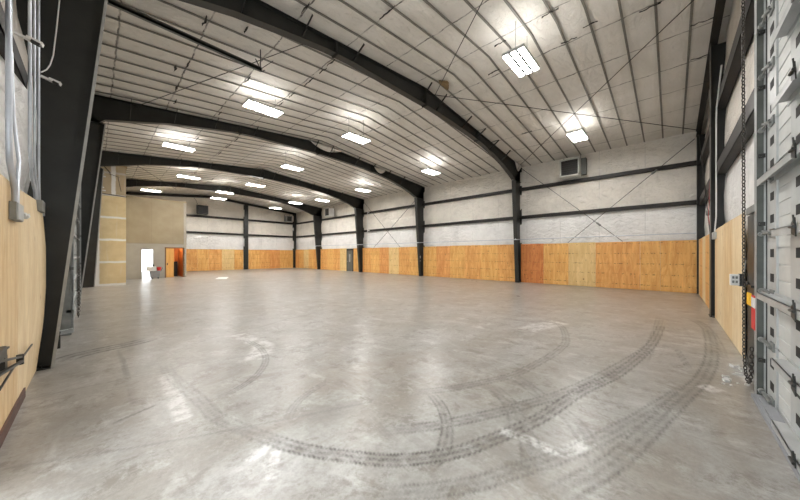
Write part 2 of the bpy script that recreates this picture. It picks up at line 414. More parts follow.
for x, y, L, ax in TEARS:
    L *= 1.35; m = MB(); n = 7; up = []; dn = []
    for k in range(n):
        u = (k/(n-1)-.5)*L; wd = .020*math.sin(PI*(k+.4)/(n-.2))*(1+.7*random.random()); j = random.uniform(-.02, .02)
        a = (x+u, y+wd+j) if ax else (x+wd+j, y+u); b = (x+u, y-wd+j) if ax else (x-wd+j, y+u)
        up.append((*a, zc(*a)-.055-.02*random.random())); dn.append((*b, zc(*b)-.075-.03*random.random()))
    vs = up + dn + [(p[0], p[1], p[2]+.02) for p in up] + [(p[0], p[1], p[2]+.02) for p in dn]
    fs = []
    for k in range(n-1):
        fs += [(k, k+1, n+k+1, n+k), (2*n+k, 3*n+k, 3*n+k+1, 2*n+k+1), (k, 2*n+k, 2*n+k+1, k+1), (n+k, n+k+1, 3*n+k+1, 3*n+k)]
    fs += [(0, n, 3*n, 2*n), (n-1, 3*n-1, 4*n-1, 2*n-1)]
    m.add(vs, fs).build('torn_slit', dark_gap, ceil_o)
# bright loose flaps hanging over the second frame, and a brown torn patch
def flap(cx, y, w, h, zt, name, mt, label, cat):
    m = MB(); n = 10; vs = []
    for k in range(n+1):
        u = k/n; x = cx-w/2+w*u; dz = h*math.sin(PI*u)**.8
        vs += [(x, y-.02-.06*math.sin(PI*u), zt), (x, y-.10-.08*math.sin(PI*u), zt-dz*.6), (x, y-.05, zt-dz)]
    fs = []
    for k in range(n):
        for j in range(2): fs.append((3*k+j, 3*k+3+j, 3*k+4+j, 3*k+1+j))
    m.add(vs, fs, 0, True)
    o = m.build(name, mt); s = o.modifiers.new('thick', 'SOLIDIFY'); s.thickness = .012
    tag(o, label, cat)
flap(9.1, FR[1]-.12, 2.2, .34, zc(9.1)-.05, 'insulation_flap', ceil_m, 'rounded white insulation flap sagging over the second steel rafter', 'insulation')
flap(13.2, FR[1]-.12, 1.1, .36, zc(13.2)-.05, 'insulation_flap', ceil_m, 'pointed white insulation flap by the right knee of the second rafter', 'insulation')
flap(17.3, FR[0]-.14, .9, .5, zc(17.3)-.03, 'insulation_flap', ceil_m, 'pointed white insulation flap over the right knee of the first frame', 'insulation')
m = MB(); vs = []; n = 18
for k in range(n):
    a = 2*PI*k/n; r = 1+.25*math.sin(3*a)+.1*math.sin(7*a)
    for q, (s_, dz) in enumerate(((1, -.06), (.9, -.16), (.4, -.20))):
        x = 8.75+.26*r*s_*math.cos(a); y = 6.0+.11*r*s_*math.sin(a); vs.append((x, y, zc(x)+dz))
fs = []
for k in range(n):
    j = (k+1) % n
    for q in range(2): fs.append((3*k+q, 3*j+q, 3*j+q+1, 3*k+q+1))
fs.append(tuple(3*k+2 for k in range(n))); fs.append(tuple(3*k for k in range(n))[::-1])
m.add(vs, fs, 0, True)
tag(m.build('foam_patch', brown_m), 'brown torn foam patch on the ceiling just before the first rafter', 'foam patch')

# ------------------------------------------------------------------ walls (insulation facing)
def wall(name, axis, c, a0, a1, zt, mt, inward, openings=(), step=.3):
    """axis 'x': plane at x=c running in y; axis 'y': plane at y=c running in x"""
    us = list(np.arange(a0, a1, step)) + [a1]
    for o in openings: us += [o[0], o[1]]
    us = sorted(set(round(float(u), 4) for u in us))
    zs = [0, 1.2, 2.1, 2.2, 2.5, 2.9, 3.3, 3.7, G1, 4.3, 4.7, 5.1, 5.45, G2, 6.0, 6.3, 6.6, 6.85, 7.0, 7.15]
    for o in openings: zs += [o[2], o[3]]
    am = (.06, .05, .05) if name == 'wall_left' else (.05, .05, .05)
    zs = sorted(set(zs)); top = zs[-1]
    rng = random.Random(hash(name) % 100 if False else len(name))
    def off(u, z):
        e = 0
        for (lo, hi), am_ in zip(((2.1, G1), (G1, G2), (G2, 7.15)), am):
            if lo < z < hi: e = am_*math.sin(PI*(z-lo)/(hi-lo))
        if name == 'wall_left' and 4.5 < u < 7.2 and 2.1 < z < 5.1:      # slack facing billows out beside the big column
            return max(e, .22*min(1, (u-4.5)/1.9)*math.sin(PI*(z-2.1)/3.0)**.7)
        return e*(.6+.6*math.sin(u*1.7+z)**2)*inward
    m = MB(); vs = []; nz = len(zs)
    for u in us:
        for z in zs:
            zz = z if z < top else zt(u)
            d = c + off(u, z)
            vs.append((d, u, zz) if axis == 'x' else (u, d, zz))
    fs = []
    for i in range(len(us)-1):
        for j in range(nz-1):
            um = (us[i]+us[i+1])/2; zm = (zs[j]+zs[j+1])/2
            if any(o[0] < um < o[1] and o[2] < zm < o[3] for o in openings): continue
            fs.append((i*nz+j, (i+1)*nz+j, (i+1)*nz+j+1, i*nz+j+1))
    m.add(vs, fs, 0, True); o = m.build(name, mt); tag(o, kind='structure'); return o
IR, IL = 18.12, -.80
wall('wall_right', 'x', IR, -1.12, 35.9, lambda u: zc(18.12)+.05, ins_m, -1)
wall('wall_left', 'x', IL, -1.12, 35.9, lambda u: zc(-.8)+.05, ins_m, 1, openings=[(-.4, 3.45, 0, 3.4)])  # opening added out of view to let daylight in near the camera
wall('wall_far', 'y', 35.82, -.85, 18.15, lambda u: zc(u)+.05, ins_x, -1, openings=[(2.5, 4.3, 0, 2.2)])
wall('wall_near', 'y', -1.08, -.85, 18.15, lambda u: zc(u)+.05, ins_x, 1)

# ------------------------------------------------------------------ plywood wainscots
PSEQ = {0: ['gold','pale','amber','orange','pale','gold','red'], 1: ['amber','gold','amber','gold','orange','gold','amber'],
        2: ['gold','amber','pale','orange','gold','amber','gold'], 3: ['gold','pale','amber','gold','amber','gold','gold'], 4: ['amber','gold','pale','gold','amber','gold','gold']}
def wainscot(axis, c, th, spans, zt, cols, label, name='plywood_wainscot'):
    """spans: list of (a0,a1) sheets"""
    a = spans[0][0]
    root = empty(name, (c, a, 0) if axis == 'x' else (a, c, 0), label, 'plywood wall')
    for k, (p, q) in enumerate(spans):
        m = MB(); g = .003; zz = zt + random.uniform(-.012, .012)
        if axis == 'x': m.box(c, c+th, p+g, q-g, .01, zz)
        else: m.box(p+g, q-g, c, c+th, .01, zz)
        m.build('sheet', PL[cols[k % len(cols)]], root, .002)
    return root
def cuts(a, b, st=1.22, first=None):
    out = [a]; x = a + (first or st)
    while x < b - .15: out.append(x); x += st
    out.append(b); return list(zip(out[:-1], out[1:]))
edges = [YN] + FR + [YF]
wl = ['golden orange plywood wainscot on the right wall, right of the first frame column',
      'long orange plywood wainscot on the right wall between the first two frame columns',
      'plywood wainscot on the right wall between second and third columns, below the crossed rods',
      'plywood wainscot on the right wall between third and fourth frame columns, holding the grey door',
      'plywood wainscot at the far end of the right wall beside the far corner']
for b in range(5):
    a0, a1 = edges[b] + (.12 if b else 0), edges[b+1] - (.12 if b < 4 else 0)
    sp = cuts(a0, a1)
    if b == 0: sp = [(-.85,.37),(.37,1.09),(1.09,2.88),(2.88,4.12),(4.12,5.41),(5.41,6.70)]; cols = ['gold','gold','amber','pale','gold','red']
    else: cols = PSEQ[b]
    if b == 2:
        sp = [s for s in cuts(a0, 23.4 if False else a1)]
        
        cols = PSEQ[2]
    if b == 3:
        sp = cuts(22.12, 23.32) + cuts(24.42, 29.48); cols = PSEQ[3]
    wainscot('x', XR, .02, sp, ZW, cols, wl[b])
# far wall
for (a, b, lab, cols) in ((4.84, 8.3, 'plywood wainscot on the far wall beside the tan office', ['gold','amber','gold']),
                    (8.3, 11.68, 'plywood wainscot on the far wall just left of its dark column', ['amber','pale','gold']),
                    (12.22, 17.62, 'plywood wainscot on the far wall right of its dark column', ['gold','amber','orange','gold','gold'])):
    wainscot('y', YF, .02, cuts(a, b), ZW-.06, cols, lab)
# near wall and left wall
wainscot('y', YN-.02, .02, [(7.2,8.42),(8.42,9.64),(9.64,10.86),(10.86,11.42)], 2.36, ['beige2','beige','beige2','beige'], 'tall pale plywood panel on the near end wall beside the hanging chain')
wainscot('y', YN-.02, .02, [(11.93,13.1),(13.1,14.4),(14.4,15.7),(15.7,17.0),(17.0,17.68)], ZW, ['beige','gold','beige2','gold','beige'], 'plywood wainscot on the near end wall in the right corner behind the dark column')
root = empty('plywood_wainscot', (XL, 5.2, 0), 'pale plywood wainscot on the left wall carrying the black folding bracket', 'plywood wall')
def bow(y, z):                               # the sheets bow out from the wall towards the column
    k = min(1, max(0, (y-4.9)/1.7)); k = k*k*(3-2*k)
    prof = [(0, 0), (.3, .03), (.7, .07), (1.2, .092), (1.8, .092), (2.2, .07), (2.45, .05)]
    for (a, p), (b, q) in zip(prof[:-1], prof[1:]):
        if a <= z <= b: return XL+k*(p+(q-p)*(z-a)/(b-a))
    return XL
for (a, b), cc in zip([(3.5,4.3),(4.3,5.2),(5.2,6.42),(6.42,6.70)], ['beige','beige','beige2','beige2']):
    m = MB(); vs = []; ny, nz = 7, 13
    for d in (0, -.018):
        for i in range(ny):
            for j in range(nz):
                y = a+.003+(b-a-.006)*i/(ny-1); z = .01+2.41*j/(nz-1); vs.append((bow(y, z)+d, y, z))
    fs = []; N = ny*nz
    for i in range(ny-1):
        for j in range(nz-1):
            q = (i*nz+j, (i+1)*nz+j, (i+1)*nz+j+1, i*nz+j+1); fs += [q, tuple(N+k for k in q[::-1])]
    for i in range(ny-1):
        for j in (0, nz-1): fs.append((i*nz+j, (i+1)*nz+j, N+(i+1)*nz+j, N+i*nz+j))
    for j in range(nz-1):
        for i in (0, ny-1): fs.append((i*nz+j, i*nz+j+1, N+i*nz+j+1, N+i*nz+j))
    m.add(vs, fs, 0, False); m.build('sheet', PL[cc], root)
wainscot('x', XL-.02, .02, cuts(15.1, 21.8), 2.42, ['beige','beige2','gold'], 'sliver of plywood wainscot on the left wall before the drywall tower')
m = MB(); m.box(XL, XL+.018, 3.5, 5.6, 0, .11); tag(m.build('baseboard_left', noisy('dark_brown_base', (.09,.045,.035), (.14,.075,.055), .6, 6)), kind='structure')

# ------------------------------------------------------------------ girts
def girt(axis, c, depth, a0, a1, z, label, mt=steel2, h=.105):
    """C-channel girt: web plus two flanges with lips, inner face at c, depth signed outward"""
    m = MB(); t = .012
    def bx(c0, c1, z0, z1):
        if axis == 'x': m.box(c0, c1, a0, a1, z0, z1)
        else: m.box(a0, a1, c0, c1, z0, z1)
    s = 1 if depth > 0 else -1
    bx(c, c+depth, z+h-t, z+h); bx(c, c+depth, z-h, z-h+t)        # flanges top and bottom
    bx(c, c+s*t, z-h, z+h)                                         # inner web
    bx(c+depth-s*.01, c+depth, z-h, z-h+.05)
    o = m.build('wall_girt', mt); tag(o, label, 'girt'); return o
bn = ['between near corner and first frame column', 'between the first and second frame columns', 'between the second and third frame columns',
      'between the third and fourth frame columns', 'between the fourth frame column and the far corner']
for b in range(5):
    a0 = edges[b] + (.02 if b else -.2); a1 = edges[b+1] - .02
    for z, nm in ((G1, 'lower'), (G2, 'upper')):
        girt('x', XR+.03, .17, a0, a1, z, nm+' dark girt on right wall '+bn[b], h=.09)
girt('x', XL-.03, -.15, 3.5, 6.8, G1, 'lower dark wall girt on the left wall above the pale plywood')
girt('x', XL-.03, -.15, -1.0, 6.8, G2, 'upper dark wall girt on the left wall at the left picture edge')
for b in (1, 2):
    girt('x', XL-.03, -.15, edges[b]+.02, edges[b+1]-.02, G2, 'dark girt high on left wall '+bn[b].replace('far corner', 'far wall'))
for z, nm in ((G1, 'lower'), (G2, 'upper')):
    girt('y', YF+.02, .17, 4.84, 11.7, z, nm+' dark girt on the far wall, office to its column')
    girt('y', YF+.02, .17, 12.2, 17.95, z, nm+' dark girt on the far wall, from its column to the right corner')
    girt('y', YN-.03, -.17, 11.9, 17.95, z, nm+' dark girt on the near end wall in the right corner', h=.15)
    girt('y', YN-.03, -.17, 6.0, 11.42, z, nm+' dark girt on the near end wall behind the hanging chain', h=.15)
girt('y', YF+.02, .17, -.8, 4.8, 6.55, 'dark girt on the far wall seen above the office box')

# ------------------------------------------------------------------ steel frames
BOT = [(.08,6.22),(.26,6.40),(.9,6.56),(2.05,6.86),(3.3,7.08),(4.3,7.24),(5.2,7.30),(8.6,7.36),(10.2,7.32),(12.0,7.24),(13.2,7.12),(14.3,6.95),(15.5,6.68),(16.4,6.40),(17.05,6.15)]
edge_highlight_m = noisy('edge_highlight_paint', (.30,.30,.28), (.40,.40,.38), .45, 6)  # pale colour standing in for light caught on the flange edges
def frame(Y, label, lb=-.44, lt=.16):
    root = empty('steel_frame', (RX, Y, 0), label, 'steel frame')
    fw = .11; t = .016
    # right column
    def column(xo, xi0, xi1, zt, name):
        m = MB(); s = 1 if xi0 > xo else -1
        m.prism([(xo, 0), (xi0, 0), (xi1, zt), (xo, zc(xo)-.02)], 'y', Y-.006, Y+.006)
        col = m.build(name, steel, root)
        f = MB(); f.bar((xi0, Y, 0), (xi1, Y, zt), 2*fw, t, up=(s, 0, 0)); f.build('inner_flange', steel, col)
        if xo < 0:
            f = MB(); f.bar((xi0+.012, Y-fw-.012, 0), (xi1+.012, Y-fw-.012, zt), .022, .034, up=(1, 0, 0)); f.build('edge_highlight', edge_highlight_m, col)  # added pale bar imitating the lit line along the left columns
        f = MB(); f.box(xo-t/2, xo+t/2, Y-fw, Y+fw, 0, zc(xo)-.05); f.build('outer_flange', steel, col)
        f = MB(); f.box(min(xo, xi0)-.02, max(xo, xi0)+.02, Y-fw-.02, Y+fw+.02, 0, .018)
        for k in (-1, 1):
            for q in (.3, .7):
                f.tube([((xo+(xi0-xo)*q), Y+k*.07, .015), ((xo+(xi0-xo)*q), Y+k*.07, .055)], .014, 6)
        f.build('base_plate', steel, col)
        f = MB()
        f.bar((xo, Y, zt), (xi1, Y, zt), 2*fw*.9, .014); f.build('stiffener', steel, col)
        return col
    column(18.10, 17.62, 17.08, 6.13, 'column')
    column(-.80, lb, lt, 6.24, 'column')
    m = MB()
    tops = [(x, zc(x)-.035) for x in (18.08, 13, RX, 4, -.78)]
    poly = [(-.78, 6.22)] + BOT + [(18.08, 6.13)] + tops
    # web as strips so the polygon stays simple
    xs = sorted(set([-.78, 18.08, RX] + [b[0] for b in BOT]))
    def bz(x):
        if x <= BOT[0][0]: return BOT[0][1]
        if x >= BOT[-1][0]: return BOT[-1][1]
        for (a, za), (b, zb) in zip(BOT[:-1], BOT[1:]):
            if a <= x <= b: return za+(zb-za)*(x-a)/(b-a)
    for a, b in zip(xs[:-1], xs[1:]):
        m.prism([(a, bz(a)), (b, bz(b)), (b, zc(b)-.03), (a, zc(a)-.03)], 'y', Y-.006, Y+.006)
    raf = m.build('rafter', steel, root)
    f = MB()
    for (a, za), (b, zb) in zip(BOT[:-1], BOT[1:]): f.bar((a, Y, za), (b, Y, zb), 2*fw, t)
    f.build('bottom_flange', steel, raf)
    f = MB(); f.bar((-.78, Y, zc(-.78)-.035), (RX, Y, zc(RX)-.035), 2*fw, t); f.bar((RX, Y, zc(RX)-.035), (18.08, Y, zc(18.08)-.035), 2*fw, t)
    f.build('top_flange', steel, raf)
    for x in (4.6, RX, 12.6):
        f = MB()
        for k in (-1, 1): f.box(x+k*.018-.01, x+k*.018+.01, Y-fw, Y+fw, bz(x)-.04, zc(x)-.05)
        f.build('splice_plate', steel, raf)
    for x in (.9, 2.2, 3.6, 5.2, 8.35, 9.3, 11.2, 12.5, 13.9, 15.3):
        f = MB()
        f.bar((x, Y-.02, bz(x)+.06), (x, Y-.55, zc(x)-.07), .012, .065, up=(0,.7,.7)); f.build('flange_brace', steel, raf)
    return root
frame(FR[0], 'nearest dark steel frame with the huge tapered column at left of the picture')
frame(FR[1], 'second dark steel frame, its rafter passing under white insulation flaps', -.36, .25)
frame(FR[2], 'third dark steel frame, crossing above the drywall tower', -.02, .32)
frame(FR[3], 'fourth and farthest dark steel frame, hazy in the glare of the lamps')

# end rafters and end wall columns
def end_rafter(Y, s, label):
    root = empty('end_rafter', (RX, Y, 7), label, 'rafter')
    for nm, x0, x1 in (('web', -.8, RX), ('web', RX, 18.08)):
        m = MB(); m.bar((x0, Y, zc(x0)-.15), (x1, Y, zc(x1)-.15), .014, .24, up=(0,0,1)); w = m.build(nm, steel2, root)
        for dz in (-.27, -.03):
            f = MB(); f.bar((x0, Y-s*.05, zc(x0)+dz), (x1, Y-s*.05, zc(x1)+dz), .14, .014); f.build('flange', steel2, w)
end_rafter(YF+.08, 1, 'dark end rafter along the roofline of the far wall')
end_rafter(YN-.05, -1, 'dark end rafter over the near end wall at upper right')
def end_column(x0, x1, y0, y1, label, zt=None, name='end_wall_column', mt=steel):
    root = empty(name, ((x0+x1)/2, (y0+y1)/2, 0), label, 'column'); t = .014
    zt = zt or zc((x0+x1)/2)-.28
    m = MB(); m.box((x0+x1)/2-.006, (x0+x1)/2+.006, y0, y1, 0, zt); m.build('web', mt, root)
    for ya in (y0, y1-t):
        m = MB(); m.box(x0, x1, ya, ya+t, 0, zt); m.build('flange', mt, root)
    m = MB(); m.box(x0-.03, x1+.03, y0-.02, y1+.02, 0, .016); m.build('base_plate', mt, root)
    return root
end_column(11.76, 12.16, YF-.12, YF+.2, 'dark column in the middle of the far wall')
end_column(17.66, 17.98, YF-.1, YF+.2, 'dark corner column where the far and right walls meet', 6.9)
end_column(11.46, 11.88, -1.1, -.78, 'dark wide-flange column on the near end wall behind the white conduit')
end_column(17.72, 18.04, -1.06, -.80, 'dark corner column where the near end and right walls meet', 6.85)
end_column(6.25, 6.95, -1.08, -.86, 'dark door-frame column on the near end wall behind the hanging chain', 2.28, mt=steel)

# ------------------------------------------------------------------ brace rods and cables
def rod(pts, r, label, name='brace_rod', mt=steel2, cat='rod', buckle=None):
    m = MB(); m.tube(pts, r, 6); 
    a, b = Vector(pts[0]), Vector(pts[-1])
    o = m.build(name, mt); tag(o, label, cat)
    if buckle is not None:
        c = a.lerp(b, buckle); d = (b-a).normalized()
        f = MB(); f.tube([c-d*.14, c-d*.1, c+d*.1, c+d*.14], [.012, .045, .045, .012], 8); f.build('turnbuckle', galvd, o)
    return o
rod([(17.885, 6.66, 6.95), (17.885, 1.75, 2.345)], .014, 'diagonal brace rod falling from the first column top across the right wall heater bay', buckle=.8)
rod([(17.865, -.74, 6.72), (17.865, 4.15, 2.345)], .014, 'diagonal brace rod rising to the upper right corner of the right wall', buckle=.27)
rod([(17.885, 21.85, 6.95), (17.885, 16.85, 2.345)], .014, 'diagonal brace rod falling towards the second column between second and third frames')
rod([(17.865, 14.6, 6.5), (17.865, 20.2, 2.345)], .014, 'diagonal brace rod falling towards the third column between second and third frames')
rod([(1.6, 6.7, 7.15), (8.3, -.8, 7.72)], .012, 'thin roof brace rod crossing the ceiling at the top left of the near bay')
rod([(9.0, 6.7, 7.75), (3.0, -.7, 7.3)], .012, 'thin roof brace rod reaching the first rafter near the brown patch from the left')
rod([(8.6, 6.7, 7.75), (17.6, -.8, 7.0)], .012, 'long thin roof brace rod from the brown patch to the upper right corner')
rod([(9.2, -.8, 7.72), (17.5, 6.7, 6.98)], .012, 'thin roof brace rod crossing over the right hand near ceiling lamp')
rod([(3.9, 6.9, 7.3), (1.0, 14.2, 7.05)], .010, 'thin roof cable at upper left between first and second frames', 'brace_cable')
rod([(1.4, 22.2, 6.95), (4.6, 29.4, 7.0)], .012, 'diagonal roof rod above the drywall tower', 'brace_rod')
rod([(17.6, -.845, 6.8), (12.7, -.845, 2.36)], .013, 'diagonal brace rod on the near end wall behind the dark column', buckle=.85)
m = MB(); m.tube([(12.6, -.83, 3.9), (12.7, -.83, 3.3), (12.85, -.82, 2.9), (12.5, -.82, 2.6), (12.2,-.82,2.45)], .007, 6)
tag(m.build('electrical_cable', mat('red_cable', (.45,.05,.05), .5)), 'thin red cable hanging on the near end wall behind the column', 'cable')
# horizontal conduit on the right wall
m = MB(); m.tube([(17.36, -.76, 2.60), (17.36, 6.83, 2.60), (17.36, 14.45, 2.63), (17.36, 22.0, 2.66), (17.36, 29.8, 2.70)], .021, 8)
o = m.build('conduit_pipe', conduit_m); tag(o, 'long thin grey conduit running level along the right wall above the plywood', 'conduit')
for y in FR:
    f = MB(); f.box(17.345, 17.385, y-.03, y+.03, 2.60, 2.67); f.build('pipe_clamp', galv, o)
m = MB(); m.tube([(17.72, 20.9, 2.34), (17.72, 20.9, 6.9)], .022, 8); m.box(17.72,17.9,20.87,20.93,5.68,5.72); m.box(17.72,17.93,20.87,20.93,3.96,4.0)
tag(m.build('conduit_pipe', white_m), 'pale upright conduit on the right wall left of the grey door bay brace rods', 'conduit')
root = empty('outlet_box', (17.60, 14.3, 1.4), 'small white outlet box on the second frame column of the right wall', 'electrical box')
m = MB(); m.box(17.50, 17.62, 14.36, 14.44, 1.42, 1.60); m.build('housing', white_m, root, .004)
m = MB(); m.tube([(17.56, 14.39, 1.42), (17.56, 14.39, 1.22)], .012, 6); m.box(17.52, 17.6, 14.36, 14.44, 1.16, 1.24); m.build('socket', white_m, root)

# ------------------------------------------------------------------ lamps
EM = 42
lens_m = mat('lamp_tube_glow', (.9,.9,.9), .4, emit=(1, .975, .94), es=EM)
up_m = mat('uplight_glow', (.9,.9,.9), .4, emit=(1, .98, .95), es=11)
def lamp(x, y, label, z=None, rot=0):
    cz = zc(x); z = z or 6.95
    if x > 12: z = 6.78
    root = empty('high_bay_light', (x, y, z), label, 'ceiling light')
    L, W = .61, .29                         # half length (x), half width (y)
    h = MB()                                # open louvred housing: end caps, side skirts, three reflector troughs
    h.box(x-L, x+L, y-W, y-W+.012, z, z+.09); h.box(x-L, x+L, y+W-.012, y+W, z, z+.09)
    h.box(x-L, x-L+.012, y-W, y+W, z, z+.09); h.box(x+L-.012, x+L, y-W, y+W, z, z+.09)
    for k in (-1, 1): h.box(x-L, x+L, y+k*W/3-.030, y+k*W/3+.030, z+.006, z+.034, 1)
    h.box(x-L, x+L, y-W, y+W, z+.045, z+.053)
    h.box(x-.07, x+.07, y-W*.9, y+W*.9, z+.09, z+.14)
    h.build('housing', [white_m, steel], root)
    for k in (-1, 0, 1):
        t = MB(); t.box(x-L+.014, x+L-.014, y+k*W*.66-.066, y+k*W*.66+.066, z+.012, z+.03); t.build('lamp_tube', lens_m, root)
    for k in (-1, 1):
        t = MB(); t.box(x-L+.03, x-.09, y+k*W*.33-.030, y+k*W*.33+.030, z+.075, z+.088)
        t.box(x+.09, x+L-.03, y+k*W*.33-.030, y+k*W*.33+.030, z+.075, z+.088); t.build('uplight_slot', up_m, root)
    for sx in (-1, 1):
        w = MB(); w.tube([(x+sx*.42, y, z+.09), (x+sx*.42, y, zc(x+sx*.42)-.05)], .006, 5)
        w.tube([(x+sx*.42, y-W+.02, z+.09), (x+sx*.42, y, z+.22), (x+sx*.42, y+W-.02, z+.09)], .005, 5); w.build('hanger', galvd, root)
    return root
LS = [(4.0,3.0,'near left row hanging lamp just above the top of the picture'),
 (8.05,3.0,'large hanging lamp nearest the camera, at top centre right'),
 (14.3,2.95,'hanging lamp above the wall heater on the right'),
 (4.2,10.75,'bright hanging lamp left of centre between first and second frames'),
 (8.15,10.4,'bright hanging lamp in the middle between first and second frames'),
 (14.25,10.8,'bright hanging lamp on the right between first and second frames'),
 (2.85,17.6,'long bright hanging lamp on the left, between second and third frames'),
 (8.25,16.75,'bright hanging lamp in the middle between second and third frames'),
 (14.6,17.8,'bright hanging lamp on the right between second and third frames'),
 (4.4,23.9,'hanging lamp at left between third and fourth frames, above the office'),
 (8.4,23.0,'hanging lamp in the middle between third and fourth frames'),
 (14.7,23.9,'hanging lamp on the right between third and fourth frames'),
 (7.6,27.6,'glaring hanging lamp close before the fourth rafter, middle row'),
 (13.6,27.0,'glaring hanging lamp close before the fourth rafter, right row'),
 (8.0,31.0,'hanging lamp in the farthest bay, middle row, above the far wall heater'),
 (13.6,31.6,'hanging lamp in the farthest bay, right row, near the far corner'),
 (3.2,31.2,'hanging lamp in the farthest bay, left row, over the office')]
for x, y, lab in LS: lamp(x, y, lab)

# ------------------------------------------------------------------ unit heaters
def heater(loc, facing, casing, label, s=.86, dp=.62, hanger=True, zc_=None):
    """facing: unit direction of the grille"""
    root = empty('unit_heater', loc, label, 'heater')
    F = Vector(facing); S = Vector((0,0,1)).cross(F); U = Vector((0,0,1)); L = Vector(loc)
    def ob(cf, cs, cu, hf, hs, hu, nm, mt, par=root, bev=0, m=None):
        m = m or MB(); m.obox(L+F*cf+S*cs+U*cu, F*hf, S*hs, U*hu)
        return m.build(nm, mt, par, bev) if nm else m
    h = s/2
    ob(0, 0, h, dp/2, h, h, 'casing', casing, bev=.012)
    m = MB()
    for (cs, cu, hs, hu) in ((0, h+h-.03, h, .03), (0, .03, h, .03), (-h+.03, h, .03, h), (h-.03, h, .03, h)):
        m.obox(L+F*(dp/2+.02)+S*cs+U*cu, F*.02, S*hs, U*hu)
    m.build('front_frame', casing, root, .004)
    g = ob(dp/2+.004, 0, h, .003, h-.05, h-.05, 'grille', black_m)
    for k in range(7):
        z = .11+k*(s-.2)/6.2
        m = MB(); c = L+F*(dp/2+.02)+U*z; m.obox(c, F*.012+U*.012, S*(h-.06), U*.003-F*.003); m.build('louvre', steel, g)
    m = MB()
    for sx in (-1, 1):
        m.bar(L+S*(sx*(h-.05))+F*(-dp/2+.03)+U*s, L+S*(sx*(h-.05))+F*(-dp/2+.03)+U*(s+.25), .03, .03)
    m.obox(L+F*(-dp/2-.05)+U*.06, F*.06, S*h*.9, U*.03)
    m.obox(L+F*(-dp/2-.05)+U*(s-.1), F*.06, S*h*.9, U*.03)
    m.build('bracket', galvd, root)
    m = MB(); m.tube([tuple(L-S*(h+.02)+F*(-dp/2+.05)+U*.1), tuple(L-S*(h+.02)+F*(-dp/2+.05)+U*(s+.1))], .03, 8); m.build('pipe', galvd, root)
    return root
case_l = noisy('pale_heater_casing', (.46,.47,.44), (.56,.57,.54), .5, 3)
heater((17.50, 3.92, 5.84), (-1,0,0), case_l, 'large pale wall heater with black grille high on the right wall', s=.9)
hs = MB().box(17.55, 17.86, 3.24, 3.46, 5.92, 6.76).build('side_duct', noisy('dark_green_grey_duct', (.06,.065,.055), (.1,.105,.09), .5, 4), [o for o in bpy.data.objects if o.name == 'unit_heater'][0])
heater((17.48, 26.95, 5.84), (-1,0,0), white_m, 'white heater high on the right wall beyond the third frame column')
heater((7.62, 35.1, 5.86), (0,-1,0), noisy('dark_heater_casing', (.02,.02,.02), (.035,.035,.035), .5, 3), 'black heater high on the far wall near the office')
heater((16.75, 35.15, 5.84), (0,-1,0), noisy('grey_heater_casing', (.3,.3,.3), (.36,.36,.36), .5, 3), 'small dark-fronted heater high on the far wall near the right corner', s=.7)
m = MB(); m.tube([(7.25, 35.3, 6.7), (7.15, 35.3, 7.2), (6.95, 35.4, 7.5), (7.0, 35.4, 7.75)], .012, 6)
tag(m.build('electrical_cable', black_m), 'thin black cable rising from the black far wall heater to the roof', 'cable')
root = empty('exhaust_fitting', (15.75, 35.3, 6.0), 'small white pipe fitting beside the heater near the far right corner', 'pipe fitting')
m = MB(); m.tube([(15.3, 35.4, 6.55), (15.75, 35.3, 6.55), (15.8, 35.3, 6.4), (15.8, 35.3, 5.85)], .05, 8); m.build('flue', white_m, root)
m = MB(); m.tube([(15.3, 35.42, 6.48), (15.3, 35.42, 6.62)], .09, 10); m.build('collar', white_m, root)

# ------------------------------------------------------------------ grey door in the right wall
root = empty('door_2', (17.88, 23.87, 0), kind='structure')
dm = noisy('olive_grey_door', (.10,.10,.085), (.15,.15,.13), .5, 3)
m = MB(); m.box(17.87, 17.91, 23.42, 24.32, .01, 2.12); m.build('door_leaf', dm, root, .004)
m = MB(); m.box(17.85, 17.95, 23.33, 23.42, 0, 2.22); m.box(17.85, 17.95, 24.32, 24.41, 0, 2.22); m.box(17.85, 17.95, 23.33, 24.41, 2.12, 2.3); m.build('door_frame', steel, root)
m = MB(); m.box(17.84, 17.872, 23.78, 23.98, .95, 1.75); m.build('door_window', noisy('grey_wire_glass', (.34,.34,.32), (.42,.42,.40), .15, 5), root)
m = MB(); m.tube([(17.87, 24.2, 1.0), (17.8, 24.2, 1.0), (17.8, 24.1, 1.0)], .014, 6); m.build('door_handle', galv, root)

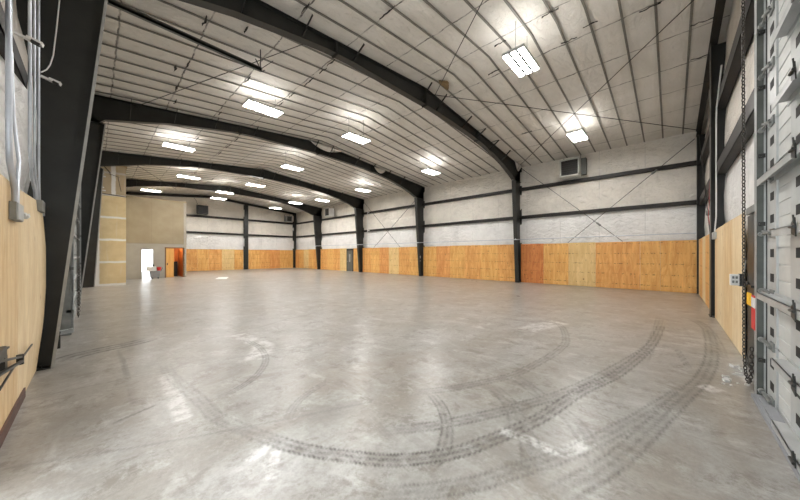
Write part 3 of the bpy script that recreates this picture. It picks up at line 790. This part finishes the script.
# ------------------------------------------------------------------ drywall tower
def drywall():
    m_ = mat('unpainted_drywall', (.55,.43,.26), .75, 0, .2); t = NT(m_); v = t.coord((1,1,1)); sp = t.n('ShaderNodeSeparateXYZ'); t.l(v, sp.inputs[0])
    n = t.noise(v, 2.2, 6, .6, .4)
    c = t.ramp(n, [(.3, (.66,.52,.29)), (.6, (.74,.60,.35)), (.85, (.79,.67,.43))])
    wob = t.math('MULTIPLY', t.math('SUBTRACT', t.noise(v, 3.0, 4), .5), .08)
    z = t.math('ADD', sp.outputs[2], wob)
    fz = t.math('FRACT', t.math('DIVIDE', t.math('ADD', z, -.06), 1.225))
    mud = t.fr(t.math('ABSOLUTE', t.math('SUBTRACT', fz, .0)), .0, .06, 1, 0)
    mud = t.fr(t.math('MINIMUM', fz, t.math('SUBTRACT', 1.0, fz)), .035, .055, 1, 0)
    x = t.math('ADD', sp.outputs[0], wob)
    ex = t.fr(x, .16, .21, 1, 0)
    low = t.fr(z, .08, .1, 1, 0)
    mud = t.math('MAXIMUM', mud, t.math('MAXIMUM', ex, low))
    vx = t.fr(t.math('ABSOLUTE', t.math('SUBTRACT', x, .78)), .05, .09, .0, 0)
    mud = t.math('MAXIMUM', mud, vx)
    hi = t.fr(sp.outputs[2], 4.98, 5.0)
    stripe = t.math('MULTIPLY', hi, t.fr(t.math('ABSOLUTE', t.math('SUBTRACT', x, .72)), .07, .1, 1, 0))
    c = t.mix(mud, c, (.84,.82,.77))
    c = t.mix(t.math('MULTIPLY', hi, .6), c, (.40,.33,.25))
    c = t.mix(stripe, c, (.80,.79,.75))
    vs = t.fr(t.noise(t.coord((6,6,.5)), 1.5, 3), .6, .68, 0, .22)
    c = t.mix(vs, c, (.78,.74,.64))
    t.col(c); return m_
dw = drywall()
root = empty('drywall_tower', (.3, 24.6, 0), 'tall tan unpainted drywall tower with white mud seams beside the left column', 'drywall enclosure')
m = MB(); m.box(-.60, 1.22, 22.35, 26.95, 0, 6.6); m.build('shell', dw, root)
m = MB(); m.box(-.60, 1.27, 22.28, 27.0, 6.6, 6.64); m.build('cap', noisy('raw_wood', (.4,.28,.16), (.5,.36,.2), .7, 5), root)
m = MB(); m.bar((.2, 22.3, 5.0), (1.24, 22.3, 4.93), .03, .03); m.build('ledge', steel2, root)
m = MB(); m.bar((.55, 22.3, 6.1), (.95, 22.3, 5.98), .02, .02); m.bar((.9, 22.3, 5.95), (1.02, 22.3, 5.2), .02, .02); m.bar((.3,22.3,6.55),(.6,22.3,6.15),.03,.03); m.build('bracket', steel2, root)
for z in (5.9, 5.15):
    m = MB()
    m.tube([(.0, 22.25, z), (.42, 22.25, z)], .035, 8); m.tube([(.05, 22.25, z+.16), (.36, 22.25, z+.16)], .035, 8)
    o = m.build('pipe_stub', white_m); tag(o, ('upper' if z > 5.5 else 'lower')+' pair of short white pipe stubs at the top left of the drywall tower', 'pipe')

# ------------------------------------------------------------------ office
tanw = mat('tan_painted_board', (.42,.34,.25), .65, 0, .25); t = NT(tanw); v = t.coord((1,1,1))
n = t.noise(v, 1.4, 5, .6); c = t.ramp(n, [(.3, (.33,.27,.18)), (.7, (.39,.33,.225))])
sp = t.n('ShaderNodeSeparateXYZ'); t.l(v, sp.inputs[0])
fx = t.math('FRACT', t.math('DIVIDE', t.math('SUBTRACT', sp.outputs[0], .35), 1.22))
ln = t.fr(t.math('MINIMUM', fx, t.math('SUBTRACT', 1.0, fx)), .004, .012, .35, 0)
c = t.mix(ln, c, (.22,.18,.13)); t.col(c)
greyw = mat('grey_painted_board', (.42,.39,.34), .65, 0, .25); t = NT(greyw); v = t.coord((1,1,1)); n = t.noise(v, 1.4, 5, .6)
t.col(t.ramp(n, [(.3, (.36,.33,.28)), (.7, (.43,.40,.34))]))
OX, OY, OH = 4.80, 27.0, 5.62
root = empty('office_enclosure', (2.8, OY, 0), 'two-storey tan office box with two doorways in the far left corner', 'office box')
def front(m, th=.12):
    for (a, b, z0, z1) in ((1.22, 2.28, 0, 2.5), (2.28, 2.88, 2.06, 2.5), (2.88, 3.58, 0, 2.5), (3.58, 4.66, 2.2, 2.5), (4.66, OX, 0, 2.5)):
        m.box(a, b, OY, OY+th, z0, z1)
m = MB(); front(m); m.build('lower_wall', greyw, root)
m = MB(); m.box(1.22, OX, OY, OY+.12, 2.5, OH); m.build('upper_wall', tanw, root)
m = MB(); m.box(OX-.12, OX, OY+.12, 35.58, 0, OH); m.build('side_wall', tanw, root)
m = MB(); m.box(1.22, OX+.03, OY-.03, 35.55, OH, OH+.1); m.build('roof_deck', tanw, root)
m = MB(); m.box(1.22, OX+.02, OY-.015, OY, 2.47, 2.52); m.build('joint_trim', noisy('dull_trim', (.28,.24,.18), (.33,.29,.22), .6, 3), root)
m = MB(); m.box(OX-.14, OX+.02, OY-.02, OY, 0, OH+.06); m.build('corner_trim', greyw, root)
# passage to the outside behind the left doorway, and a small wood-lined room behind the right one
m = MB()
m.box(1.22, 1.3, OY+.12, 35.6, 0, 2.5); m.box(3.42, 3.5, OY+.12, 28.9, 0, 2.5); m.box(1.3, OX-.12, OY+.12, 35.6, 2.5, 2.58)
m.box(3.5, OX-.12, 28.9, 28.98, 0, 2.5); m.build('inner_wall', off_wall, root)
m = MB(); m.box(3.50, 3.54, OY+.2, 28.86, 0, 2.5); m.box(OX-.17, OX-.125, OY+.15, 28.86, 0, 2.5); m.box(3.5, OX-.125, 28.82, 28.88, 0, 2.5)
m.build('wood_lining', red_wood, root)
m = MB(); m.box(4.25, 4.5, 28.3, 28.8, 0, 1.15); m.box(4.3, 4.45, 28.28, 28.3, .1, 1.0); m.build('dark_cabinet', black_m, root, .01)
# right doorway casing and leaf
m = MB(); m.box(3.54, 3.61, OY-.02, OY+.14, 0, 2.24); m.box(4.63, 4.70, OY-.02, OY+.14, 0, 2.24); m.box(3.54, 4.70, OY-.02, OY+.14, 2.17, 2.24); m.build('door_casing', trim_wood, root)
leaf = MB().box(3.62, 4.07, OY+.05, OY+.09, .02, 2.16).build('door_leaf', tan_door, root, .004)
m = MB(); m.tube([(3.69, OY+.05, 1.0), (3.69, OY-.01, 1.0)], .03, 8); m.box(3.66,3.72,OY+.04,OY+.055,.93,1.07); m.build('door_knob', steel, leaf)
lamp_s = MB(); lamp_s.tube([(4.35, 27.75, 2.44), (4.35, 27.75, 2.495)], .12, 16)  # lamp added to brighten the wood-lined room, no fitting known there
warm = mat('warm_fill_glow', (.9,.8,.6), .4, emit=(1, .72, .42), es=30)
tag(lamp_s.build('fill_light', warm), 'small warm fill lamp added inside the wood-lined room of the office', 'ceiling light')

# bin with things on it, between the two doorways
root = empty('wheeled_bin', (3.0, 26.6, 0), 'dark grey bin on wheels standing between the two office doorways', 'bin')
gm = noisy('grey_bin', (.2,.2,.2), (.26,.26,.26), .5, 4)
m = MB(); m.prism([(2.72,.08),(3.16,.08),(3.22,.52),(2.66,.52)], 'y', 26.4, 26.8); m.build('body', gm, root, .01)
m = MB(); m.box(2.64, 3.24, 26.38, 26.82, .5, .54); m.build('rim', gm, root)
for x in (2.78, 3.1): MB().tube([(x, 26.42, .05), (x, 26.46, .05)], .05, 12).build('wheel', black_m, root)
m = MB(); m.tube([(3.24, 26.6, .5), (3.34, 26.6, .7), (3.34, 26.6, .78)], .015, 6); m.build('handle', steel, root)
m = MB(); m.box(2.5, 3.0, 26.42, 26.78, .55, .85); o = m.build('carton', white_m, None, .01); tag(o, 'white carton lying on top of the grey wheeled bin', 'box')
root = empty('bucket', (3.2, 26.6, .56), 'small red bucket beside the white carton on the grey bin', 'bucket')
m = MB(); m.tube([(3.16, 26.6, .56), (3.16, 26.6, .78)], [.09, .14], 16); m.build('body', red_m, root)
m = MB(); m.tube([(3.16+.14*math.cos(a), 26.6+.14*math.sin(a), .79) for a in [2*PI*k/16 for k in range(16)]], .012, 6, closed=True); m.build('rim', red_m, root)
m = MB(); m.tube([(2.85, 26.6, .86), (2.85, 26.6, .98), (2.85, 26.6, 1.0), (2.85, 26.6, 1.05)], [.05, .05, .02, .02], 12)
tag(m.build('bottle', black_m), 'small black bottle standing on the white carton', 'bottle')
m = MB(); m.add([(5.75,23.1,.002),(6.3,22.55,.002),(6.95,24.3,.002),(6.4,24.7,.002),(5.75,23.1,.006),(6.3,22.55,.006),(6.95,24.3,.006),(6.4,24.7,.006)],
                [(0,3,2,1),(4,5,6,7),(0,1,5,4),(1,2,6,5),(2,3,7,6),(3,0,4,7)])  # thin flat white patch just above the floor
tag(m.build('flat_white_patch', mat('bright_white_flat', (.92,.92,.9), .6)), 'bright white flat patch alone on the floor before the far wall', 'sheet')

# ------------------------------------------------------------------ overhead door on the near end wall (right edge of the picture)
root = empty('door_1', (3.6, -.8, 0), kind='structure')
SEC = [.10, .70, 1.27, 1.93, 2.53, 3.14, 3.76, 4.36, 4.95]
xL, xR = 1.7, 5.36
slot_m = mat('dark_slot', (.01,.01,.01), .8)
zprev = .03
for k, z in enumerate(SEC):
    z0 = zprev + .004; zprev = z
    m = MB()
    n = 4 if z-z0 > .2 else 1; hh = (z - z0)/n
    for q in range(n):                      # ribbed face: flats with shallow grooves
        a = z0 + q*hh
        m.box(xL, xR, -.86, -.815, a, a+hh*.86); m.box(xL, xR, -.86, -.822, a+hh*.86, a+hh)
    sec = m.build('door_section', bluish_panel, root)
    for (sa, sb) in ((4.90, 5.29), (3.98, 4.40), (2.5, 2.9), (1.7, 1.9)):
        s_ = MB(); s_.box(sa, sb, -.815, -.80, z0, z-.003)
        if n > 1:
            for h in (z0+(z-z0)*.25, z0+(z-z0)*.66):
                c = (sa+sb)/2
                s_.box(c-.10, c+.05, -.8005, -.798, h-.045, h+.045, 1)
        s_.build('stile', [stile_m, slot_m], sec)
    # horizontal strut at the section joint, a bent channel
    s_ = MB(); xs1 = 5.12 if k in (2, 4) else 4.47
    s_.box(xL, xs1, -.80, -.700, z-.008, z); s_.box(xL, xs1, -.707, -.700, z-.07, z); s_.box(xL, xs1, -.80, -.792, z-.06, z+.02)
    s_.build('strut', rail_m, sec)
    for hx in (3.74, 2.7):                  # hinge with bolt and knuckle
        hgm = MB(); hgm.prism([(hx-.05, z-.10), (hx+.06, z-.07), (hx+.06, z+.01), (hx-.02, z+.05)], 'y', -.699, -.691)
        hgm.tube([(hx-.05, -.685, z-.02), (hx+.05, -.685, z-.02)], .012, 8); hgm.tube([(hx-.03, -.69, z+.0), (hx-.03, -.685, z+.07)], .006, 5)
        hgm.build('hinge', steel, sec)
    rb = MB(); rb.box(4.95, 5.10, -.80, -.785, z-.05, z+.04); rb.tube([(4.98, -.765, z), (5.36, -.765, z)], .010, 8); rb.tube([(5.30, -.765, z), (5.36, -.765, z)], .028, 12)
    rb.bar((5.0,-.78,z-.02),(5.2,-.76,z+.03),.03,.02)
    rb.build('roller', galvd, sec)
m = MB(); m.box(xL, 5.36, -.90, -.69, .004, .045); m.box(xL, 5.2, -.80, -.72, .045, .075); m.build('bottom_rail', noisy('blue_grey_rubber', (.22,.23,.245), (.3,.31,.325), .6, 3), root)
# track: front flange, web, rolled lip, brackets
root = empty('door_track', (5.5, -.8, 0), 'tall grey steel guide track on the jamb of the near overhead door', 'track')
m = MB(); m.box(5.40, 5.53, -.745, -.737, 0, 5.0); m.build('front_flange', noisy('jamb_galvanised', (.26,.275,.275), (.36,.375,.375), .5, 5, .2), root)
m = MB(); m.box(5.392, 5.40, -.905, -.737, 0, 5.0); m.build('web', noisy('web_grey', (.07,.078,.07), (.11,.12,.11), .5, 5, .2), root)
m = MB(); m.box(5.372, 5.392, -.803, -.790, .06, 5.0); m.build('rolled_lip', galv, root)
m = MB(); m.box(5.372, 5.392, -.83, -.804, .06, 5.0); m.build('gap_strip', black_m, root)  # black strip standing in for the shaded gap between track and stile
for z in (.45, 1.25, 2.05, 2.85, 3.65, 4.3):
    m = MB(); m.box(5.37, 5.392, -.80, -.745, z-.025, z+.025); m.tube([(5.35,-.765,z),(5.37,-.765,z)],.014,6); m.build('track_bracket', steel, root)
root = empty('door_jamb', (5.9, -.9, 0), 'grey-brown steel jamb post between the chain and the near door track', 'jamb')
m = MB(); m.box(5.70, 6.22, -.90, -.862, 0, 2.3); m.build('post', noisy('jamb_grey', (.09,.09,.085), (.14,.135,.13), .5, 3), root)
m = MB(); m.box(5.66, 6.95, -.92, -.845, 2.3, 2.40); m.build('head', galvd, root)
# hoist chain
def chain(pts, link, r, label, name='hoist_chain', mt=None):
    D = []; pts = [Vector(p) for p in pts]
    tot = sum((b-a).length for a, b in zip(pts[:-1], pts[1:])); n = int(tot/(link*.78)); m = MB()
    def at(s):
        for a, b in zip(pts[:-1], pts[1:]):
            l = (b-a).length
            if s <= l: return a.lerp(b, s/l), (b-a).normalized()
            s -= l
        return pts[-1], (pts[-1]-pts[-2]).normalized()
    for k in range(n):
        c, d = at((k+.5)*tot/n); u = d.cross(Vector((.3,1,.1))).normalized(); w = d.cross(u)
        ang = .5 + (PI/2 if k % 2 else 0); s = u*math.cos(ang)+w*math.sin(ang)
        ring = [c + d*(math.sin(a)*link*.5) + s*(math.cos(a)*link*.27) for a in [2*PI*q/10 for q in range(10)]]
        m.tube(ring, r, 5, closed=True)
    o = m.build(name, mt or steel); tag(o, label, 'chain'); return o
cm = noisy('chain_steel', (.03,.028,.025), (.10,.09,.08), .4, 30, .5)
chain([(6.14,-.72,5.2),(6.06,-.72,.35),(5.95,-.72,.12),(5.78,-.72,.04),(5.64,-.72,.1),(5.56,-.72,.3),(5.54,-.72,.55)], .060, .0066, 'steel hoist chain hanging beside the near overhead door', mt=cm)
# chain keeper with yellow tag and reflective red/white strip, switch plate
root = empty('chain_keeper', (5.75, -.74, 1.25), 'dark chain keeper bracket with a wire hook on the near door jamb', 'bracket')
m = MB(); m.box(5.68, 5.96, -.80, -.73, 1.27, 1.30); m.tube([(5.9,-.74,1.3),(5.84,-.72,1.34),(5.7,-.70,1.31)], .01, 6); m.build('plate', steel, root)
m = MB(); m.tube([(5.93,-.72,1.62),(6.05,-.72,1.46)], .006, 5); m.build('hook', galv, root)
m = MB(); m.box(5.68, 5.9, -.74, -.72, 1.04, 1.20); tag(m.build('yellow_tag', yellow_m, None, .008), 'yellow plastic block hanging beside the red and white strip', 'tag')
root = empty('reflective_strip', (5.74, -.69, 1.0), 'upright red and white reflective strip on the near door jamb', 'reflective strip')
for z0, z1, mt in ((1.165, 1.19, red_m), (1.04, 1.165, white_m), (.775, 1.04, red_m)):
    m = MB(); m.box(5.47, 5.66, -.7368, -.730, z0, z1); m.build('stripe', mt, root)
root = empty('switch_plate', (7.6, -.83, 1.27), 'white switch plate with four marks standing off the pale plywood panel', 'switch')
m = MB(); m.box(7.15, 7.22, -.85, -.795, 1.18, 1.38); m.build('side_box', steel, root)
m = MB(); m.box(7.14, 7.22, -.80, -.70, 1.19, 1.37); m.build('plate', white_m, root, .004)
for dx in (.15, .33):
    for dz in (.05, .12): MB().box(7.134, 7.14, -.80+dx*.2-.012, -.80+dx*.2+.012, 1.20+dz-.02, 1.20+dz+.02).build('switch_button', galvd, root)
# white conduit with box on the near end wall column
root = empty('conduit_pipe', (11.3, -.9, 2.2), 'white upright conduit bending along the girt, on the near end wall column', 'conduit')
m = MB(); m.tube([(11.2,-.83,2.3),(11.25,-.86,2.7),(11.25,-.86,5.25),(11.15,-.86,5.55),(10.8,-.86,5.72),(9.9,-.84,6.05)], .015, 8); m.build('pipe', white_m, root)
m = MB(); m.box(11.0, 11.4, -.85, -.79, 2.1, 2.28); m.build('junction_box', galv, root, .004)
m = MB()
for q in range(26):
    x = 5.75+random.uniform(-.15, .9); y = -.78+random.uniform(0, .33)*(1-(x-5.7)/1.6); s = random.uniform(.01, .04)
    a = random.uniform(0, 3)
    m.obox((x, y, s*.4), (s*math.cos(a), s*math.sin(a), 0), (-s*.7*math.sin(a), s*.7*math.cos(a), 0), (0, 0, s*.4))
tag(m.build('rubble', noisy('pale_concrete_crumbs', (.5,.5,.48), (.66,.66,.64), .8, 20)), 'pale crumbled concrete bits on the floor at the foot of the chain', 'rubble', kind='stuff')

# ------------------------------------------------------------------ overhead door on the left wall, beyond the first frame
root = empty('door_3', (-.42, 11.8, 0), kind='structure')
for k in range(8):
    z0 = .02+.56*k; z1 = z0+.55; m = MB()
    for q in range(4):
        a = z0+q*(z1-z0)/4; hh = (z1-z0)/4
        m.box(-.47, -.42, 9.4, 14.1, a, a+hh*.8); m.box(-.47, -.43, 9.4, 14.1, a+hh*.8, a+hh)
    sec = m.build('door_section', bluish_panel, root)
    for y in (9.45, 10.9, 12.4, 13.85):
        MB().box(-.42, -.385, y, y+.2, z0, z1).build('stile', stile_m, sec)
    m = MB(); m.box(-.42, -.33, 9.45, 14.05, z1-.06, z1-.05); m.box(-.34, -.33, 9.45, 14.05, z1-.10, z1-.05); m.build('strut', rail_m, sec)
m = MB(); m.box(-.44, -.36, 9.4, 14.1, .005, .05); m.build('bottom_rail', galv, root)
for y, lab in ((9.2, 'near guide track of the left overhead door, half hidden by the first column'), (14.12, 'far guide track of the left overhead door beside the second column')):
    root = empty('door_track', (-.4, y, 0), lab, 'track')
    MB().box(-.50, -.33, y, y+.02, 0, 4.6).box(-.50, -.48, y, y+.1, 0, 4.6).build('jamb_angle', galvd, root)
    MB().box(-.37, -.31, y+.06, y+.075, .05, 4.6).box(-.31, -.30, y+.02, y+.075, .05, 4.6).build('rolled_track', galv, root)
    for z in (.5, 1.4, 2.3, 3.2, 4.1): MB().box(-.4, -.30, y+.0, y+.08, z-.03, z+.03).build('track_bracket', galvd, root)
chain([(-.27, 10.2, 4.4), (-.27, 10.2, .35), (-.26, 10.27, .22), (-.25, 10.35, .35), (-.25, 10.35, 1.4)], .06, .006, 'thin hoist chain of the left overhead door, beside the first column', mt=cm)
root = empty('door_stop', (-.4, 8.2, .2), 'pale steel door stop jutting from the foot of the first column', 'door stop')
MB().bar((-.52, 8.35, .22), (-.28, 8.35, .24), .09, .07).build('arm', galv, root)
MB().box(-.47, -.42, 8.02, 8.06, 0, .24).bar((-.45,8.04,.24),(-.45,8.36,.24),.04,.03).build('post', steel, root)
# horizontal overhead track high above the left door
root = empty('overhead_track', (1.7, 8.4, 6.9), 'long dark level track hung under the ceiling at upper left', 'track')
MB().box(-.3, 3.22, 8.36, 8.44, 6.84, 6.90).box(-.3, 3.22, 8.36, 8.37, 6.84, 6.94).build('rail', noisy('track_grey', (.11,.112,.1), (.15,.152,.14), .5, 4), root)
m = MB(); m.bar((3.2, 8.4, 6.87), (3.2, 8.4, 7.45), .04, .012, up=(1,0,0)); m.bar((3.2, 8.4, 6.9), (3.55, 8.4, 7.3), .035, .012); m.tube([(3.05,8.36,7.1),(3.12,8.33,6.95),(3.2,8.33,6.8),(3.3,8.36,6.9)],.012,6)
m.build('hanger', steel, root)

# ------------------------------------------------------------------ conduits and boxes on the left wall
def cond(pts, r, label, mt=conduit_m):
    m = MB(); m.tube(pts, r, 10); o = m.build('conduit_pipe', mt); tag(o, label, 'conduit'); return o
cond([(-.55,4.52,6.9),(-.55,4.52,2.75),(-.55,4.55,2.58),(-.55,4.72,2.42),(-.55,4.80,2.34),(-.55,4.82,2.22)], .022, 'thick bright conduit at the far left edge dropping into the larger grey box')
cond([(-.55,5.81,7.0),(-.55,5.81,3.0),(-.55,5.95,2.7),(-.55,6.25,2.55),(-.55,6.32,2.42)], .017, 'first upright conduit of three before the big column, leftmost')
cond([(-.55,6.22,7.0),(-.55,6.22,3.0),(-.55,6.30,2.75),(-.55,6.42,2.6),(-.55,6.46,2.42)], .014, 'middle upright conduit of the three before the big column')
cond([(-.54,6.52,7.0),(-.54,6.52,2.9),(-.54,6.54,2.7),(-.54,6.58,2.55),(-.54,6.60,2.42)], .014, 'third upright conduit, closest to the big column')
cond([(-.615,5.17,3.87),(-.60,5.16,3.2),(-.56,5.15,2.7),(-.56,5.05,2.45),(-.555,5.0,2.2)], .016, 'slim conduit just behind the thick one, entering the larger box')
cond([(-.56,5.1,2.10),(-.56,5.5,2.14),(-.56,5.8,2.20),(-.56,6.1,2.30),(-.56,6.3,2.34)], .016, 'slanted conduit linking the two grey boxes on the left wall')
root = empty('junction_box', (-.56, 4.95, 2.1), 'larger grey junction box on top of the left plywood', 'electrical box')
MB().box(-.578,-.530,4.74,5.10,2.04,2.22).build('housing', noisy('box_grey', (.2,.2,.185), (.27,.27,.25), .5, 6), root, .004)
MB().box(-.530,-.522,4.76,5.08,2.05,2.21).build('cover', galv, root)
for y in (5.16, 5.36): MB().tube([(-.54,y,2.12),(-.54,y+.12,2.14)], .026, 10).build('fitting', white_m, root)
root = empty('junction_box', (-.54, 6.4, 2.3), 'smaller grey junction box on the left wall below the three conduits', 'electrical box')
MB().box(-.555,-.48,6.2,6.5,2.28,2.43).build('housing', noisy('box_grey_small', (.22,.22,.2), (.28,.28,.26), .5, 6), root, .004)
MB().tube([(-.53,6.5,2.36),(-.53,6.62,2.36),(-.53,6.66,2.31),(-.53,6.66,2.24)], .020, 10).build('elbow', galv, root)
MB().box(-.56,-.50,6.68,6.74,2.26,2.40).build('latch', galv, root)
def fixture(y, x0, x1, z, label):
    root = empty('beam_clamp', (x0, y, z), label, 'clamp')
    MB().bar((x0, y, z+.03), ((x0+x1)/2, y, z), .03, .03).build('arm', white_m, root)
    MB().bar(((x0+x1)/2-.02, y, z+.015), (x1, y-.02, z-.02), .07, .045).build('head', white_m, root, .006)
    MB().bar(((x0+x1)/2+.02, y-.03, z-.02), (x1-.02, y-.04, z-.045), .05, .03).build('underside', black_m, root)
fixture(5.74, -.66, -.44, 4.33, 'small white clamp with black underside holding the conduits, upper of two')
fixture(6.62, -.53, -.34, 4.24, 'small white clamp with black underside jutting before the big column, lower of two')
cond([(-.33,6.70,6.7),(-.36,6.70,5.52),(-.39,6.7,5.05),(-.42,6.7,4.66),(-.45,6.7,4.50),(-.48,6.68,4.41),(-.53,6.64,4.33)], .008, 'thin pale cord curving over the web of the big column', white_m)
# bracket plate on the web of the big column
# folding black bracket at lower left
root = empty('folding_bracket', (-.55, 4.3, .7), 'black folding metal bracket with thin arms on the left plywood', 'bracket')
MB().box(-.575,-.50,3.7,4.05,.84,.93).build('mount', steel, root, .01)
MB().bar((-.52,3.55,.91),(-.52,4.89,.635),.02,.035,up=(1,0,0)).build('arm', steel, root)
MB().bar((-.50,3.55,.80),(-.50,4.75,.62),.02,.025,up=(1,0,0)).build('arm', steel, root)
MB().tube([(-.52,4.84,.57),(-.52,4.84,.67)], .026, 10).build('pivot', steel, root)
MB().bar((-.52,4.83,.61),(-.52,5.66,.60),.012,.014).build('arm', steel, root)
MB().bar((-.52,4.5,.63),(-.52,3.9,.61),.012,.014).build('arm', steel, root)
MB().bar((-.55,3.95,.88),(-.53,4.33,.86),.016,.016).build('latch', steel, root)
MB().box(-.578,-.53,4.2,4.3,.66,.80).build('wall_plate', steel, root)

# ------------------------------------------------------------------ camera, world, render look
cam = bpy.data.cameras.new('camera'); co = bpy.data.objects.new('camera', cam); C.objects.link(co)
co.location = (0, 0, 1.69); co.rotation_euler = (PI/2, 0, -math.radians(46.7))
cam.sensor_width = 36; cam.lens = 288/800*36; cam.shift_y = 4.7/800; cam.clip_start = .02
bpy.context.scene.camera = co
w = bpy.data.worlds.new('daylight'); bpy.context.scene.world = w; w.use_nodes = True
bg = w.node_tree.nodes['Background']; bg.inputs['Color'].default_value = (.93,.97,1,1); bg.inputs['Strength'].default_value = 1.7
vs = bpy.context.scene.view_settings
vs.view_transform = 'Standard'; vs.look = 'None'; vs.gamma = 1; vs.use_curve_mapping = False; vs.exposure = 1.56
